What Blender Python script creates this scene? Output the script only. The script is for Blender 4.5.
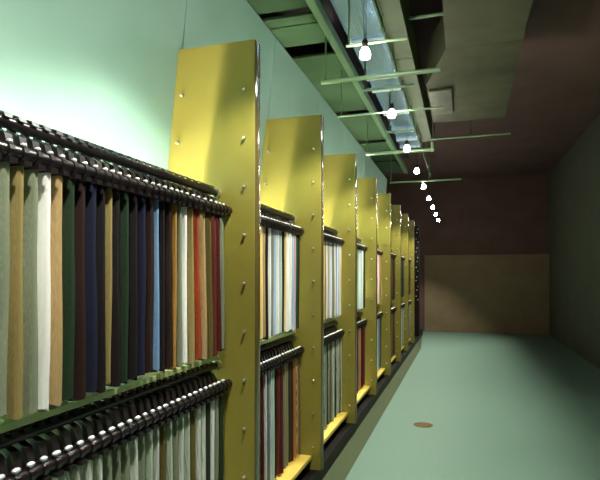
import bpy, bmesh, math, random
from mathutils import Vector, Matrix
for o in list(bpy.data.objects): bpy.data.objects.remove(o)
S = bpy.context.scene
COL = S.collection
random.seed(11)

# ------------------------------------------------------------------ camera, world, exposure
H = 1.57                       # eye height; heights below are often given relative to it
cam = bpy.data.cameras.new('camera'); camo = bpy.data.objects.new('camera', cam); COL.objects.link(camo)
cam.sensor_fit = 'HORIZONTAL'; cam.sensor_width = 36; cam.lens = 530 / 600 * 36
cam.shift_y = 36 / 600; cam.clip_start = .02
camo.location = (0, 0, H); camo.rotation_euler = (math.radians(90), 0, math.radians(17.1))
S.camera = camo
W = bpy.data.worlds.new('world'); S.world = W; W.use_nodes = True
W.node_tree.nodes['Background'].inputs[0].default_value = (.5, .6, .5, 1)
W.node_tree.nodes['Background'].inputs[1].default_value = .05
S.view_settings.view_transform = 'Standard'; S.view_settings.look = 'None'
S.view_settings.exposure = 0.6; S.view_settings.gamma = 1; S.view_settings.use_curve_mapping = False
BULB, CONE, SPOT = 70.0, 110.0, 104.0   # radiance of a bulb's face and of its frosted cone, watts of its beam
TUBE_UP, TUBE_LOW = 410.0, 140.0  # radiance of the tubes on the middle and the bottom shelves
BULB_COL = (1.0, .97, .86)
TUBE_COL = (1.0, .92, .86)

# ------------------------------------------------------------------ helpers
def srgb(r, g, b):
    f = lambda c: ((c / 255 + .055) / 1.055) ** 2.4 if c > 10 else c / 255 / 12.92
    return (f(r), f(g), f(b), 1)
def mat(name, col, rough=.5, metal=0, noise=None, bump=0, spec=.5, coat=0, col2=None, scale=12, translucent=0, detail=4, ramp=(.35, .65), vec=None):
    m = bpy.data.materials.new(name); m.use_nodes = True
    nt = m.node_tree; N = nt.nodes; L = nt.links; b = N['Principled BSDF']
    b.inputs['Base Color'].default_value = col; b.inputs['Roughness'].default_value = rough
    b.inputs['Metallic'].default_value = metal; b.inputs['Specular IOR Level'].default_value = spec
    b.inputs['Coat Weight'].default_value = coat; b.inputs['Coat Roughness'].default_value = .12
    src = None
    if col2 is not None or bump:
        tc = N.new('ShaderNodeTexCoord'); mp = N.new('ShaderNodeMapping'); nz = N.new('ShaderNodeTexNoise')
        L.new(tc.outputs['Object'], mp.inputs['Vector']); L.new(mp.outputs['Vector'], nz.inputs['Vector'])
        if vec: mp.inputs['Scale'].default_value = vec
        nz.inputs['Scale'].default_value = scale; nz.inputs['Detail'].default_value = detail
        if col2 is not None:
            cr = N.new('ShaderNodeValToRGB'); cr.color_ramp.elements[0].position = ramp[0]; cr.color_ramp.elements[1].position = ramp[1]
            cr.color_ramp.elements[0].color = col; cr.color_ramp.elements[1].color = col2
            L.new(nz.outputs['Fac'], cr.inputs['Fac']); L.new(cr.outputs['Color'], b.inputs['Base Color']); src = cr.outputs['Color']
        if bump:
            bp = N.new('ShaderNodeBump'); bp.inputs['Strength'].default_value = bump; bp.inputs['Distance'].default_value = .004
            L.new(nz.outputs['Fac'], bp.inputs['Height']); L.new(bp.outputs['Normal'], b.inputs['Normal'])
    if translucent:
        t = N.new('ShaderNodeBsdfTranslucent'); t.inputs['Color'].default_value = col
        if src: L.new(src, t.inputs['Color'])
        mx = N.new('ShaderNodeMixShader'); mx.inputs[0].default_value = translucent
        L.new(b.outputs[0], mx.inputs[1]); L.new(t.outputs[0], mx.inputs[2])
        L.new(mx.outputs[0], N['Material Output'].inputs['Surface'])
    return m
def emit(name, col, s):
    m = bpy.data.materials.new(name); m.use_nodes = True; b = m.node_tree.nodes['Principled BSDF']
    b.inputs['Base Color'].default_value = (.9, .9, .9, 1)
    b.inputs['Emission Color'].default_value = (*col, 1); b.inputs['Emission Strength'].default_value = s
    return m
def link(name, me, m=None, parent=None):
    o = bpy.data.objects.new(name, me); COL.objects.link(o)
    if m and me and not me.materials: me.materials.append(m)
    if parent: o.parent = parent
    return o
def obj(name, bm, m, parent=None, smooth=False):
    me = bpy.data.meshes.new(name); bmesh.ops.recalc_face_normals(bm, faces=bm.faces); bm.to_mesh(me); bm.free()
    if smooth:
        for p in me.polygons: p.use_smooth = True
        me.set_sharp_from_angle(angle=math.radians(40))
    return link(name, me, m, parent)
def box(bm, x0, x1, y0, y1, z0, z1, bev=0):
    b = bmesh.new()
    v = [b.verts.new(p) for p in ((x0,y0,z0),(x1,y0,z0),(x1,y1,z0),(x0,y1,z0),(x0,y0,z1),(x1,y0,z1),(x1,y1,z1),(x0,y1,z1))]
    for f in ((0,3,2,1),(4,5,6,7),(0,1,5,4),(1,2,6,5),(2,3,7,6),(3,0,4,7)): b.faces.new([v[i] for i in f])
    if bev: bmesh.ops.bevel(b, geom=b.edges[:], offset=bev, segments=2, affect='EDGES', profile=.5)
    merge(bm, b)
def merge(bm, b):
    me = bpy.data.meshes.new('tmp'); b.to_mesh(me); b.free(); bm.from_mesh(me); bpy.data.meshes.remove(me)
def prism_y(bm, pts, y0, y1, bev=0):          # XZ outline extruded along Y
    b = bmesh.new()
    a = [b.verts.new((x, y0, z)) for x, z in pts]; c = [b.verts.new((x, y1, z)) for x, z in pts]
    n = len(pts); b.faces.new(a); b.faces.new(c[::-1])
    for i in range(n): b.faces.new((a[i], c[i], c[(i+1) % n], a[(i+1) % n]))
    bmesh.ops.recalc_face_normals(b, faces=b.faces)
    if bev: bmesh.ops.bevel(b, geom=b.edges[:], offset=bev, segments=2, affect='EDGES', profile=.5)
    merge(bm, b)
def tube(bm, p, q, r, n=10, r2=None):
    p, q = Vector(p), Vector(q); d = q - p
    rot = d.to_track_quat('Z', 'Y').to_matrix().to_4x4()
    bmesh.ops.create_cone(bm, cap_ends=True, segments=n, radius1=r, radius2=r if r2 is None else r2, depth=d.length,
                          matrix=Matrix.Translation((p + q) / 2) @ rot)
def lathe(bm, prof, n=14, at=(0,0,0)):        # profile of (radius, z), closed at the ends when the radius is 0
    rings = []
    for r, z in prof:
        if r < 1e-6: rings.append([bm.verts.new((at[0], at[1], at[2]+z))])
        else: rings.append([bm.verts.new((at[0]+r*math.cos(2*math.pi*i/n), at[1]+r*math.sin(2*math.pi*i/n), at[2]+z)) for i in range(n)])
    for a, b in zip(rings, rings[1:]):
        for i in range(n):
            j = (i+1) % n
            if len(a) == 1: bm.faces.new((a[0], b[i], b[j]))
            elif len(b) == 1: bm.faces.new((a[i], b[0], a[j]))
            else: bm.faces.new((a[i], b[i], b[j], a[j]))
def tag(o, label, cat, group=None):
    o['label'] = label; o['category'] = cat
    if group: o['group'] = group
    return o
def struct(name, bm, m, label, smooth=False):
    o = obj(name, bm, m, None, smooth); o['kind'] = 'structure'; o['label'] = label; o['category'] = name.split('_')[0]; return o
def empty(name, loc=(0,0,0)):
    o = bpy.data.objects.new(name, None); COL.objects.link(o); o.location = loc; o.empty_display_size = .05; return o

# ------------------------------------------------------------------ materials
M = {}
M['olive'] = mat('olive_laminate', srgb(134,126,54), .36, col2=srgb(128,120,50), scale=3, spec=.5)
M['edge'] = mat('olive_brown_edging', srgb(96,86,44), .14, col2=srgb(90,78,42), scale=5)
M['nickel'] = mat('bright_nickel', (.95,.96,.95,1), .35, .6)
M['wall'] = mat('pale_mint_panel', srgb(142,182,163), .6, col2=srgb(135,176,156), scale=2)
M['dark'] = mat('dark_brown_paint', srgb(112,84,78), .8, col2=srgb(102,76,70), scale=2)
M['farlow'] = mat('brown_olive_panelling', srgb(150,130,98), .7, col2=srgb(140,120,90), scale=3)
M['side'] = mat('grey_green_paint', srgb(96,98,80), .8, col2=srgb(88,92,74), scale=2)
M['floor'] = mat('pale_green_carpet', srgb(116,145,129), .5, col2=srgb(106,135,119), scale=60, bump=.15, spec=.35)
M['strip'] = mat('olive_green_strip', srgb(72,84,54), .6, col2=srgb(66,78,50), scale=60, bump=.15, spec=.3)
M['black'] = mat('black_paint', srgb(19,14,14), .5, col2=srgb(15,11,11), scale=8, spec=.25)
M['blackgloss'] = mat('black_plastic', srgb(24,18,20), .3, spec=.5)
M['chrome'] = mat('chrome', (.92, .94, .92, 1), .28, 1)
M['steel'] = mat('galvanised_steel', srgb(150,192,232), .24, .8, col2=srgb(134,174,214), scale=3, ramp=(.3, .7), vec=(14,.6,1), bump=1)
M['glint'] = mat('flange_highlight', srgb(222,234,240), .35, .35)  # pale flange colour standing in for bulb highlights on the duct
M['foil'] = mat('foil_reflection', srgb(112,112,92), .45, .6, col2=srgb(96,92,74), scale=5, bump=.4)
M['brownduct'] = mat('brown_olive_duct', srgb(86,84,58), .6, col2=srgb(74,70,50), scale=4)
M['pipe'] = mat('pale_green_pipe', srgb(150,176,140), .3, .3)
M['soffit'] = mat('green_soffit_board', srgb(42,66,38), .8, col2=srgb(38,60,35), scale=5, spec=.15)
M['beam'] = mat('green_painted_steel', srgb(70,100,64), .5)
M['oliveduct'] = mat('olive_duct', srgb(88,102,66), .6, col2=srgb(78,92,58), scale=4)
M['shelfmid'] = mat('pale_green_shelf', srgb(196,210,150), .5, col2=srgb(190,204,144), scale=6)
M['shelflow'] = mat('yellow_shelf', srgb(214,190,88), .5, col2=srgb(206,180,80), scale=6)
M['white'] = mat('white_enamel', srgb(225,228,220), .4)
M['cord'] = mat('dark_cord', srgb(60,70,55), .6)
M['brass'] = mat('brown_metal', srgb(112,92,48), .5, .4, col2=srgb(98,78,40), scale=20)
M['bulb'] = emit('bulb_cone_glow', BULB_COL, CONE)
M['face'] = emit('bulb_face_glow', BULB_COL, BULB)
M['tubeup'] = emit('tube_glow_upper', TUBE_COL, TUBE_UP)
M['tubelow'] = emit('tube_glow_lower', TUBE_COL, TUBE_LOW)

FAB = {  # key: (words for the label, colour, second colour, scale, stretch)
 'greygreen': ('grey-green', (150,158,134), (130,140,116), 60, None), 'maroon': ('maroon', (104,46,44), (88,38,38), 60, None),
 'redbrown': ('red-brown', (122,62,48), (104,50,42), 60, None), 'olivef': ('olive', (118,108,60), (104,96,52), 60, None),
 'beige': ('beige', (196,172,124), (178,152,106), 30, None), 'orange': ('brick orange', (178,88,50), (150,66,46), 40, None),
 'tan': ('olive tan', (168,152,98), (150,136,88), 50, None), 'white': ('white', (250,250,246), (242,244,240), 50, None),
 'gold': ('gold tan', (190,148,78), (170,130,66), 50, None), 'darkbrown': ('dark brown', (62,44,38), (50,36,32), 60, None),
 'lightblue': ('light blue', (142,178,212), (120,158,198), 50, None), 'navy': ('navy blue', (42,44,66), (36,38,56), 60, None),
 'charcoal': ('charcoal', (44,40,40), (36,32,34), 60, None), 'teal': ('dark teal', (48,92,80), (40,78,70), 60, None),
 'cream': ('cream yellow', (240,224,158), (232,212,140), 50, None), 'pink': ('pale pink', (226,188,178), (212,172,164), 50, None),
 'mint': ('pale mint', (206,226,214), (190,214,202), 50, None), 'darkgreen': ('dark green', (50,70,50), (42,60,44), 60, None),
 'silver': ('mottled silver grey', (242,244,238), (172,184,168), 22, (1,1,.35)), 'silvergreen': ('streaked silver green', (226,236,220), (140,158,132), 30, (1,1,.08)),
 'floral': ('red and cream floral', (150,60,44), (214,200,150), 26, None), 'mottled': ('mottled green and cream', (92,120,92), (216,222,200), 26, (1,1,.6)),
 'rustfloral': ('mottled rust and green', (150,84,56), (92,118,86), 26, (1,1,.6)), 'bluegrey': ('blue-grey', (124,142,160), (104,122,142), 40, None),
 'paleblue': ('pale blue', (204,220,238), (186,206,230), 40, None), 'salmon': ('salmon pink', (214,140,118), (198,124,104), 40, None),
}
FM = {k: mat('fabric_' + k, srgb(*v[1]), .9, col2=srgb(*v[2]), scale=v[3], vec=v[4], bump=.1, spec=.15, translucent=.3) for k, v in FAB.items()}

# ------------------------------------------------------------------ geometry constants (metres)
XF = -1.009                                   # front edges of the dividers
def wall_x(z): return -1.4507 + .102 * (z - H - 1.199)   # leaning back wall
PITCH, Y1, TH = 1.3145, 2.507, .072
DY = {k: Y1 + PITCH * (k - 1) for k in range(1, 10)}     # near face of divider k
ZT, ZB = H + 1.205, H - 1.4525                # divider top / underside
ZC = H + 1.85                                 # soffit
YN, YFAR = -2.5, 15.5

# ------------------------------------------------------------------ setting
bm = bmesh.new(); box(bm, -3, 2.2, YN, YFAR, -.1, 0); fl = struct('floor', bm, M['floor'], 'pale green floor of the aisle')
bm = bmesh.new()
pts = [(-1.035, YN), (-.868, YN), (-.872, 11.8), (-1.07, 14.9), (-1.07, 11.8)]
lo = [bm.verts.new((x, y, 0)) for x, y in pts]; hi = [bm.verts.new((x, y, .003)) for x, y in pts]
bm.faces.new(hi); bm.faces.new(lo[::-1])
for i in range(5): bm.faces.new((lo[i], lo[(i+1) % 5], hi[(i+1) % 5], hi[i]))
struct('trim_1', bm, M['strip'], 'olive green strip of floor along the foot of the rack')  # thin olive strip on the floor, darker than the rest
bm = bmesh.new(); box(bm, -3, 2.2, YN, YFAR, 4.3, 4.4); struct('ceiling', bm, M['dark'], 'dark open ceiling high above the ducts')
bm = bmesh.new(); box(bm, -3, 2.2, YFAR, YFAR + .1, 0, 4.3); struct('wall_far', bm, M['dark'], 'dark brown wall at the end of the aisle')
bm = bmesh.new(); box(bm, -1.05, 2.2, YFAR - .04, YFAR, 0, H + .59, .004); struct('trim_2', bm, M['farlow'], 'lighter brown panelling on the lower far wall')
bm = bmesh.new(); box(bm, 2.2, 2.3, YN, YFAR, 0, 4.3); struct('wall_right', bm, M['side'], 'plain wall on the right side of the aisle')
bm = bmesh.new(); box(bm, -3, 2.2, YN - .1, YN, 0, 4.3); struct('wall_back', bm, M['side'], 'plain wall behind the viewer')
bm = bmesh.new(); box(bm, -3.1, -3, YN, YFAR, 0, 4.3)
struct('wall_outer', bm, M['dark'], 'dark wall behind the leaning panels')
# leaning wall: a backing with one panel for each bay, joints showing between them
def lean(bm, y0, y1, z0, z1, off, t, bev=0):
    prism_y(bm, [(wall_x(z0)+off, z0), (wall_x(z1)+off, z1), (wall_x(z1)+off-t, z1), (wall_x(z0)+off-t, z0)], y0, y1, bev)
bm = bmesh.new(); lean(bm, -2.45, 10.2, 0, ZC + .02, -.03, .06)
wl = struct('wall_left', bm, M['dark'], 'leaning wall of pale mint panels behind the rack')
seams = [-2.45] + [Y1 + .045 + PITCH * i for i in range(-3, 6)] + [10.2]
seams = sorted(set(seams))
for a, b in zip(seams, seams[1:]):
    bm = bmesh.new(); lean(bm, a + .005, b - .005, .12, ZC - .004, 0, .03, .003); obj('wall_panel', bm, M['wall'], wl)

# soffit boards over the rack with dark gaps between
bm = bmesh.new(); prism_y(bm, [(-1.40, ZC+.25), (-.93, ZC+.25), (-.93, ZC+.29), (-1.40, ZC+.29)], 0.2, 9.6)
so = struct('trim_3', bm, M['black'], 'green boarded soffit above the rack'); so['category'] = 'soffit'
for a, b, xr in ((.2, 3.5, -.905), (3.6, 3.72, -.96), (3.74, 4.07, -.96), (4.30, 5.85, -.95), (6.02, 7.2, -.95), (7.35, 8.5, -.95), (8.62, 9.6, -.95)):
    bm = bmesh.new(); box(bm, -1.385, xr, a, b, ZC, ZC + .02, .002); obj('soffit_board', bm, M['soffit'], so)

# ------------------------------------------------------------------ rack base and dividers
ORD = ['zeroth','first','second','third','fourth','fifth','sixth','seventh','eighth','ninth','tenth','eleventh','twelfth','thirteenth','fourteenth',
       'fifteenth','sixteenth','seventeenth','eighteenth','nineteenth','twentieth','twenty-first','twenty-second','twenty-third','twenty-fourth',
       'twenty-fifth','twenty-sixth','twenty-seventh','twenty-eighth','twenty-ninth','thirtieth'] + ['thirty-' + w for w in 'first second third fourth fifth sixth seventh eighth ninth'.split()] + ['fortieth'] + ['forty-' + w for w in 'first second third fourth fifth'.split()]
bm = bmesh.new(); prism_y(bm, [(wall_x(0)+.002, 0), (-1.035, 0), (-1.035, ZB), (wall_x(ZB)+.002, ZB)], .45, 14.6, .002)
tag(obj('plinth', bm, M['black']), 'long black plinth running under the whole rack', 'plinth')

bm = bmesh.new()
bmesh.ops.create_cone(bm, cap_ends=True, segments=10, radius1=.0065, radius2=.0065, depth=.024, matrix=Matrix.Translation((0,-.012,0)) @ Matrix.Rotation(math.pi/2, 4, 'X'))
b2 = bmesh.new(); bmesh.ops.create_uvsphere(b2, u_segments=8, v_segments=5, radius=.0085, matrix=Matrix.Translation((0,-.024,0))); merge(bm, b2)
me = bpy.data.meshes.new('stud'); bm.to_mesh(me); bm.free(); me.materials.append(M['chrome']); STUD = me
for p in STUD.polygons: p.use_smooth = True
DLAB = {1: 'largest olive divider panel, closest to the viewer', 2: 'second largest olive divider panel, between the nearest two open bays',
        3: 'third olive divider panel from the viewer', 4: 'fourth olive divider panel from the viewer',
        5: 'fifth olive divider panel from the viewer', 6: 'sixth olive divider panel, first of the dim far ones',
        7: 'seventh olive divider panel, middle of the dim far ones', 8: 'eighth and smallest olive divider panel, farthest of the row'}
def outline(inset=0):
    return [(XF-.004, ZB), (XF-.004, ZT), (wall_x(ZT)+.001, ZT), (wall_x(ZB)+.001, ZB)]
dm = None
for k in range(1, 9):
    if dm is None:
        bm = bmesh.new(); prism_y(bm, outline(), 0, TH, .003); d = obj('divider_panel', bm, M['olive']); dm = d.data
        for p in dm.polygons: p.use_smooth = True
        dm.set_sharp_from_angle(angle=math.radians(20))
    else: d = link('divider_panel', dm)
    d.location.y = DY[k]; tag(d, DLAB[k], 'divider', 'olive rack dividers')
    if k == 1:
        bm = bmesh.new(); box(bm, XF-.004, XF, .002, TH-.002, ZB+.002, ZT-.002, .0018); eb = obj('edge_band', bm, M['edge'], d, True); ebm = eb.data
    else: link('edge_band', ebm, None, d)
    for i in range(10):
        z = H + .95 - .247 * i
        for x in (-1.067, wall_x(z) + .055):
            s = link('stud', STUD, None, d); s.location = (x, 0, z); s.scale.y = .6 if x > -1.1 else 1
# dark panel past the last olive one
bm = bmesh.new(); prism_y(bm, [(XF, ZB), (XF, ZT), (-1.44, ZT), (-1.70, ZB)], DY[9], DY[9] + .085, .006)
d = tag(obj('dark_end_panel', bm, M['black']), 'narrow dark panel with shiny studs past the last olive divider', 'divider')
for i in range(16):
    s = link('stud', STUD, None, d); s.location = (XF + -.03 - .02 * (i % 3), DY[9], ZT - .08 - .115 * i + .03 * (i % 2)); s.scale = (1.9, 1.2, 1.9)

# ------------------------------------------------------------------ shelves, rails, tubes, samples
BAYN = {1: 'nearest bay', 2: 'second bay', 3: 'third bay', 4: 'fourth bay', 5: 'fifth bay', 6: 'sixth bay', 7: 'seventh bay', 8: 'eighth bay'}
ZS = {'upper': H - .41, 'lower': H - 1.345}   # shelf top below each row
ZR = {'upper': H + .336, 'lower': H - .555}   # front rail of each row
DZU = .094            # front rail, rear rail, rear rail's extra height
RR = .019
def bay_range(k): return (.45 if k == 1 else DY[k-1] + TH, DY[k])
# hanger: a black bar across the two rails with a hook over the rear one; origin on the front rail axis
bm = bmesh.new()
prism_y(bm, [(.026,-.022), (.026,-.036), (-.175,-.036), (-.175,-.026), (-.088,-.024), (-.088,.100), (-.080,.117), (-.063,.1225), (-.046,.117), (-.040,.104), (-.0425,.104), (-.049,.1135), (-.063,.118), (-.0775,.112), (-.083,.094), (-.0775,.078), (-.063,.070), (-.044,.060), (-.024,-.020), (0,-.023)], -.013, .013)
tube(bm, (0,-.009,0), (0,.009,0), .0235, 12)
HANG = bpy.data.meshes.new('hanger'); bmesh.ops.triangulate(bm, faces=[f for f in bm.faces if len(f.verts) > 4]); bm.to_mesh(HANG); bm.free(); HANG.materials.append(M['blackgloss'])
bm = bmesh.new(); tube(bm, (.008,0,.020), (.010,0,.030), .005, 8); b2 = bmesh.new()
bmesh.ops.create_uvsphere(b2, u_segments=8, v_segments=6, radius=.0095, matrix=Matrix.Translation((.010,0,.031)) @ Matrix.Diagonal((1,1.5,.8,1))); merge(bm, b2)
TIP = bpy.data.meshes.new('hanger_tip'); bm.to_mesh(TIP); bm.free(); TIP.materials.append(M['nickel'])
for p in TIP.polygons: p.use_smooth = True
def cloth_mesh(seed, length=.70):             # a folded swatch: rounded front fold, slightly wavy, hanging from z=0 down
    r = random.Random(seed); bm = bmesh.new(); nz = 9; rings = []
    w, t = .175, .5                            # depth in X; thickness 1 (scaled per copy)
    base = [(0,-.0), (-.006,-.38), (-.03,-.5), (-.09,-.5), (-w+.01,-.46), (-w,-.3), (-w,.3), (-w+.01,.46), (-.09,.5), (-.03,.5), (-.006,.38)]
    ph, ph2, am = r.uniform(0,6), r.uniform(0,6), r.uniform(.03,.10); ln = 0
    for i in range(nz+1):
        u = i / nz; z = -length * u
        sq = .72 + .28 * min(1, u*2.2)
        ring = []
        for j, (x, y) in enumerate(base):
            dy = am * math.sin(ph + 4*u + 14*x) * u + ln * u + .05 * math.sin(ph2 + 9*u + j)* min(1, u*3)
            dx = .004 * math.sin(ph2 + 5*u + j*.5) * u
            ring.append(bm.verts.new((x + dx, y*sq + dy, z + (.006*math.sin(ph+j) if i == nz else 0))))
        rings.append(ring)
    n = len(base)
    for a, b in zip(rings, rings[1:]):
        for j in range(n): bm.faces.new((a[j], b[j], b[(j+1) % n], a[(j+1) % n]))
    bm.faces.new(rings[0]); bm.faces.new(rings[-1][::-1])
    bmesh.ops.recalc_face_normals(bm, faces=bm.faces)
    me = bpy.data.meshes.new('cloth'); bm.to_mesh(me); bm.free(); me.materials.append(None)
    for p in me.polygons: p.use_smooth = True
    me.set_sharp_from_angle(angle=math.radians(60))
    return me
CLOTH = [cloth_mesh(s) for s in range(9)]
PAL = {
 (1,'upper'): 'greygreen maroon redbrown olivef beige orange tan white greygreen gold darkbrown charcoal lightblue darkbrown navy charcoal darkgreen charcoal tan charcoal navy darkbrown darkgreen',
 (2,'upper'): 'darkgreen teal pink paleblue white white cream darkbrown mint white paleblue greygreen white charcoal beige cream',
 (3,'upper'): 'cream white paleblue white lightblue white tan greygreen white paleblue beige white',
 (4,'upper'): 'darkgreen white mint white mint greygreen white paleblue beige',
 (5,'upper'): 'tan salmon pink white beige redbrown white',
 (6,'upper'): 'darkbrown maroon charcoal darkbrown olivef', (7,'upper'): 'darkgreen teal charcoal darkbrown darkgreen', (8,'upper'): 'maroon darkbrown charcoal olivef',
 (1,'lower'): 'darkgreen greygreen white darkgreen silver silver olivef silvergreen silver greygreen silvergreen olivef silver silvergreen greygreen silver',
 (2,'lower'): 'rustfloral floral gold maroon darkgreen tan greygreen maroon redbrown darkbrown mint silver bluegrey silver maroon darkbrown',
 (3,'lower'): 'silver rustfloral mottled silvergreen mottled darkgreen mottled silver greygreen rustfloral mottled',
 (4,'lower'): 'redbrown maroon darkbrown salmon tan maroon darkbrown', (5,'lower'): 'charcoal bluegrey bluegrey mint gold darkbrown bluegrey',
 (6,'lower'): 'olivef darkbrown redbrown olivef', (7,'lower'): 'silvergreen greygreen olivef silvergreen', (8,'lower'): 'mottled silvergreen darkbrown greygreen',
}
# hanging size: thickness multipliers follow the order above where the photo shows a broad or a thin one
WIDE = {(1,'upper'): {5: 1.4, 6: 1.2, 8: 1.2, 2: .8, 10: .6, 9: .7, 13: .65, 19: .6}, (2,'upper'): {5: 1.7, 6: 1.5, 7: .7, 4: .7, 3: 1.1, 10: 1.3, 2: .8}, (4,'upper'): {2: 1.3}, (2,'lower'): {4: 1.5, 8: 1.5, 9: 1.2}}
nsamp = 0
for k in range(1, 9):
    y0, y1 = bay_range(k); XR = {1: -1.16, 2: -1.165, 6: -1.105, 7: -1.095, 8: -1.095}.get(k, -1.142); XU = XR - .063
    # shelves
    for row, xs, mt, th in (('upper', -1.21, 'shelfmid', .022), ('lower', -1.085, 'shelflow', .028)):
        z = ZS[row]; bm = bmesh.new()
        prism_y(bm, [(wall_x(z-th)+.001, z-th), (xs, z-th), (xs, z), (wall_x(z)+.001, z)], y0 + .0005, y1 - .0005, .002)
        nm = 'pale green middle shelf' if row == 'upper' else 'yellow bottom shelf'
        tag(obj('shelf', bm, M[mt]), f'{nm} under the {row} samples of the {BAYN[k]}', 'shelf', f'{nm}s of the rack')
    for row in ('upper', 'lower'):
        zr = ZR[row]
        # rails
        rt = empty('sample_rail', (XR, y1, zr))
        tag(rt, f'black double rail carrying the {row} samples of the {BAYN[k]}', 'rail', 'black double sample rails')
        bm = bmesh.new(); tube(bm, (0, y0-y1, 0), (0, 0, 0), RR, 12); obj('front_rod', bm, M['blackgloss'], rt, True)
        bm = bmesh.new(); tube(bm, (XU-XR, y0-y1, DZU), (XU-XR, -.012, DZU), RR*.93, 12); obj('rear_rod', bm, M['blackgloss'], rt, True)
        bm = bmesh.new(); tube(bm, (XU-XR, -.030, DZU), (XU-XR, 0, DZU), RR*1.35, 14); obj('end_cap', bm, M['chrome'], rt, True)
        bm = bmesh.new(); tube(bm, (0, -.05, 0), (0, 0, 0), RR*1.3, 14); obj('end_collar', bm, M['blackgloss'], rt, True)
        # fluorescent tube lying on the shelf behind the samples, in the lit bays
        if k <= 5:
            zs = ZS[row]; x = -1.41; hz = .22 if row == 'upper' else 0
            t = empty('tube_light', (x, (y0+y1)/2, zs)); ln = (y1-y0)/2 - .06
            tag(t, f'white fluorescent tube light behind the {row} samples of the {BAYN[k]}', 'tube light', 'tube lights behind the samples')
            bm = bmesh.new(); box(bm, -.03, .03, -ln, ln, hz, hz+.035, .004); obj('housing', bm, M['white'], t)
            for s in ((-1, 1) if hz else ()):
                bm = bmesh.new(); box(bm, -.012, .012, s*(ln-.08)-.015, s*(ln-.08)+.015, 0, hz, .002); box(bm, -.03, .03, s*(ln-.08)-.03, s*(ln-.08)+.03, 0, .006, .001); obj('foot', bm, M['white'], t)
            for s in (-1, 1):
                bm = bmesh.new(); box(bm, -.014, .014, s*(ln-.01)-.01, s*(ln-.01)+.01, hz+.035, hz+.075, .002); obj('lamp_holder', bm, M['white'], t)
            bm = bmesh.new(); tube(bm, (0, -ln+.02, hz+.060), (0, ln-.02, hz+.060), .013, 10); obj('tube', bm, M['tubeup' if row == 'upper' else 'tubelow'], t, True)
        # samples, counted from the far divider towards the viewer
        rnd = random.Random(100*k + (row == 'upper')); pal = PAL[(k,row)].split(); wide = WIDE.get((k,row), {})
        step = .050 if k <= 3 else .088
        y = y1 - .056; n = 0; lean_a = .028 if (k, row) in ((1,'upper'), (2,'lower')) else rnd.uniform(-.005, .01)
        while True:
            n += 1
            key = pal[n-1] if n <= len(pal) else rnd.choice(pal)
            t = step * rnd.uniform(.5, .95) * wide.get(n, 1)
            gap = max(step * rnd.uniform(.85, 1.1) * wide.get(n, 1), t + .006)
            y -= gap / 2
            if y - gap/2 < max(y0 + .012, .62): break
            e = empty('fabric_sample', (XR, y, zr))
            words = FAB[key][0]
            tag(e, f'{words} fabric sample, {ORD[n]} from far end, {row} rail of the {BAYN[k]}', 'fabric sample', f'fabric samples on the {row} rails')
            c = link('cloth', CLOTH[rnd.randrange(9)], None, e)
            c.location = (.010, 0, -.0355); zl = (zr - .0355) - (ZS[row] + rnd.uniform(.012, .035))
            lean_a += rnd.uniform(-.0035, .004); lean_a = max(-.02, min(.03, lean_a)); lean_a -= .014 if (k, row, n) in ((1,'upper',7), (1,'upper',8), (2,'lower',6), (2,'lower',5)) else 0; c.rotation_euler.x = lean_a
            c.scale = (1, t * .86, zl / .706)
            c.material_slots[0].link = 'OBJECT'; c.material_slots[0].material = FM[key]
            hname = link('hanger', HANG, None, e); tp = link('hanger_tip', TIP, None, e); sc = .55 if row == 'upper' else rnd.uniform(.75, 1.25); tp.scale = (1, sc, 1 if row == 'lower' else .85)
            if row == 'upper': tp.location.z = -.004
            nsamp += 1; y -= gap / 2
print('samples', nsamp)

# ------------------------------------------------------------------ ceiling services
# painted beam along the soffit edge
bm = bmesh.new(); box(bm, -.97, -.915, .3, 9.3, H+1.77, H+1.80, .003); box(bm, -.965, -.955, .3, 9.3, H+1.80, ZC); box(bm, -.93, -.92, .3, 9.3, H+1.80, ZC)
tag(obj('ceiling_beam', bm, M['beam']), 'long green steel channel running under the soffit edge', 'beam')
# galvanised duct; its flanges are wide and pale, painting in bulb highlights
zd = H + 1.90
e = empty('steel_duct', (-.73, .3, zd)); tag(e, 'long blue-grey galvanised duct above the hanging bulbs', 'duct')
cuts = [.3, 1.5, 2.9, 4.24, 5.05, 5.40, 6.22, 6.95, 7.45, 7.9]
for a, b in zip(cuts, cuts[1:]):
    bm = bmesh.new(); box(bm, -.147, .142, a-.3+.006, b-.3-.006, 0, .32, .004); obj('duct_section', bm, M['steel'], e)
for a in cuts[1:]:
    bm = bmesh.new(); box(bm, -.162, .152, a-.3-.03, a-.3+.03, -.022, .335, .008); obj('flange_glint', bm, M['glint'], e)
# olive duct beside it
e = empty('olive_duct', (-.50, .3, H+1.9)); tag(e, 'narrow olive duct alongside the blue-grey galvanised one', 'duct')
for a, b in ((0, 2.2), (2.2, 4.4), (4.4, 7.4)):
    bm = bmesh.new(); box(bm, -.075, .083, a+.004, b-.004, 0, .3, .004); obj('duct_section', bm, M['oliveduct'], e)
# conduit with couplings
e = empty('conduit', (-.56, .3, H+1.80)); tag(e, 'thin conduit with couplings running below the two ducts', 'conduit')
bm = bmesh.new(); tube(bm, (0,0,0), (0,9.6,0), .009, 10); obj('pipe', bm, M['beam'], e, True)
for y in (1.6, 2.6, 3.55, 4.15, 4.9, 5.7, 6.5, 7.2, 7.9, 8.7, 9.5):
    bm = bmesh.new(); tube(bm, (0,y-.03,0), (0,y+.03,0), .015, 10); tube(bm, (0,y,0), (0,y,.10), .004, 6); obj('coupling', bm, M['beam'], e, True)
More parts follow.
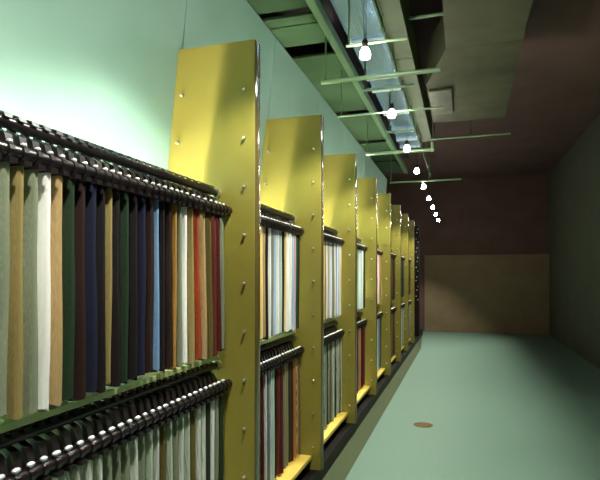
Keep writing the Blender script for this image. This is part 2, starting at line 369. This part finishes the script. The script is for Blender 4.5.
# cross pipes on hanger rods
def cross(y, x0, x1, z, r, rods, label, turn=0):
    e = empty('cross_pipe', (x0, y, H+z)); tag(e, label, 'pipe', 'pipes crossing above the aisle')
    bm = bmesh.new(); tube(bm, (0,0,0), (x1-x0,0,0), r, 10)
    if turn: tube(bm, (x1-x0-r,0,-r), (x1-x0-r,0,turn), r, 10)
    obj('pipe', bm, M['pipe'], e, True)
    for x, zt in rods:
        bm = bmesh.new(); tube(bm, (x-x0,0,0), (x-x0,0,zt-z), .007, 8); obj('hanger_rod', bm, M['beam'], e, True)
cross(3.35, -.72, -.33, 1.48, .009, ((-.70, 1.9),), 'thin short pipe crossing above the nearest hanging bulb')
cross(3.90, -1.03, -.155, 1.47, .017, ((-.995, 1.85),), 'thick pale pipe crossing between the first and second bulbs')
cross(4.16, -.76, -.36, 1.47, .011, ((-.74, 1.9),), 'short pipe just behind the thick pale crossing pipe')
cross(4.68, -1.09, -.158, 1.44, .009, ((-1.05, 1.85),), 'thin long pipe crossing above the second hanging bulb')
cross(5.45, -.74, -.46, 1.47, .012, ((-.72, 1.9),), 'short pipe crossing between the second and third bulbs')
cross(6.35, -1.12, -.32, 1.47, .020, ((-1.105, 1.85),), 'thick pipe with upturned end crossing above the third bulb', turn=.09)
cross(8.40, -1.10, -.03, 1.47, .014, ((-1.085, 1.85), (-.5, 2.73)), 'long far pipe crossing under the dark ceiling')
e = cross(4.35, -.416, -.139, 2.08, .014, (), 'pipe bridging the dark gap between the olive ducts')
cross(7.5, -.42, .6, 1.88, .012, ((.1, 2.73), (-.38, 2.73)), 'thin pipe at the right under the dark ceiling')
# right-hand olive duct with flared branch
e = empty('flared_duct', (-.137, .3, H+1.9)); tag(e, 'olive duct at the right with flared branch end', 'duct')
bm = bmesh.new(); box(bm, 0, .6, 0, 2.2, 0, .35, .004); obj('duct_section', bm, M['brownduct'], e)
bm = bmesh.new(); box(bm, 0, .6, 2.21, 4.3, 0, .35, .004); obj('duct_section', bm, M['brownduct'], e)
bm = bmesh.new()
lo = [(0,4.3),( .6,4.3),(.6,6.3),(-.20,6.3),(-.20,4.95)]
a = [bm.verts.new((x,y,0.0 if y < 4.5 else -.05)) for x, y in lo]; b = [bm.verts.new((x,y,.33)) for x, y in lo]
bm.faces.new(a); bm.faces.new(b[::-1])
for i in range(5): bm.faces.new((a[i], a[(i+1)%5], b[(i+1)%5], b[i]))
obj('flared_branch', bm, M['brownduct'], e)
bm = bmesh.new(); box(bm, -.19, .03, 5.1, 5.9, -.075, -.052, .004); obj('reflective_patch', bm, M['foil'], e)  # pale foil sheet put in for the bright reflection on the branch

# ------------------------------------------------------------------ hanging bulbs along the bays, unseen ones added at the viewer's end
BY = [3.31 + 1.3 * i for i in range(-3, 10)]
bm = bmesh.new(); lathe(bm, [(0,-.0255), (.031,-.025), (.034,-.015), (.031,.004), (.022,.026), (.014,.040), (0,.041)], 14)
BULBM = bpy.data.meshes.new('bulb'); bm.to_mesh(BULBM); bm.free(); BULBM.materials.append(M['bulb'])
bm = bmesh.new(); lathe(bm, [(0,-.036), (.015,-.034), (.026,-.030), (.0305,-.0255), (0,-.0255)], 14)
FACEM = bpy.data.meshes.new('bulb_face'); bm.to_mesh(FACEM); bm.free(); FACEM.materials.append(M['face'])
SL = bpy.data.lights.new('beam', 'SPOT'); SL.energy = SPOT; SL.color = BULB_COL; SL.spot_size = math.radians(102); SL.spot_blend = .45; SL.shadow_soft_size = .03
bm = bmesh.new(); lathe(bm, [(0,.034), (.018,.036), (.020,.075), (.012,.090), (0,.092)], 12)
SOCK = bpy.data.meshes.new('socket'); bm.to_mesh(SOCK); bm.free(); SOCK.materials.append(M['blackgloss'])
for m_ in (BULBM, FACEM, SOCK):
    for p in m_.polygons: p.use_smooth = True
vis = 0
for y in BY:
    if y > 15: continue
    e = empty('hanging_bulb', (-.59, y, H+1.40))
    if y > 3: vis += 1; lab = f'unseen added bulb on a cord, {ORD[vis]} of the row from the viewer'
    else: lab = f'unseen added bulb on a cord, {("farthest behind", "just behind", "nearly above")[BY.index(y)]} the viewer'  # unseen bulbs added around the viewer to light the near faces
    tag(e, lab, 'lamp', 'hanging bulbs along the aisle')
    link('bulb', BULBM, None, e); link('bulb_face', FACEM, None, e)
    sp = link('beam', SL, None, e); sp.location = (0, 0, -.045); sp.rotation_euler = Vector((-.24, 0, -1)).to_track_quat('-Z', 'Y').to_euler()
    link('socket', SOCK, None, e)
    top = .5 if y < 7.9 else 1.33
    bm = bmesh.new()
    for dx in (-.008, .008): tube(bm, (dx, 0, .085), (dx, 0, top), .0022, 6)
    obj('cord', bm, M['cord'], e)

# ------------------------------------------------------------------ floor plate
e = empty('floor_plate', (-.40, 5.72, 0)); tag(e, 'round brown cover plate set in the pale floor', 'floor plate')
bm = bmesh.new(); lathe(bm, [(0,.0), (.10,0), (.10,.004), (.088,.007), (.084,.004), (0,.004)], 24); obj('rim', bm, M['brass'], e)
bm = bmesh.new(); lathe(bm, [(0,.004), (.080,.004), (.078,.0065), (0,.0068)], 24); obj('lid', bm, M['brass'], e)
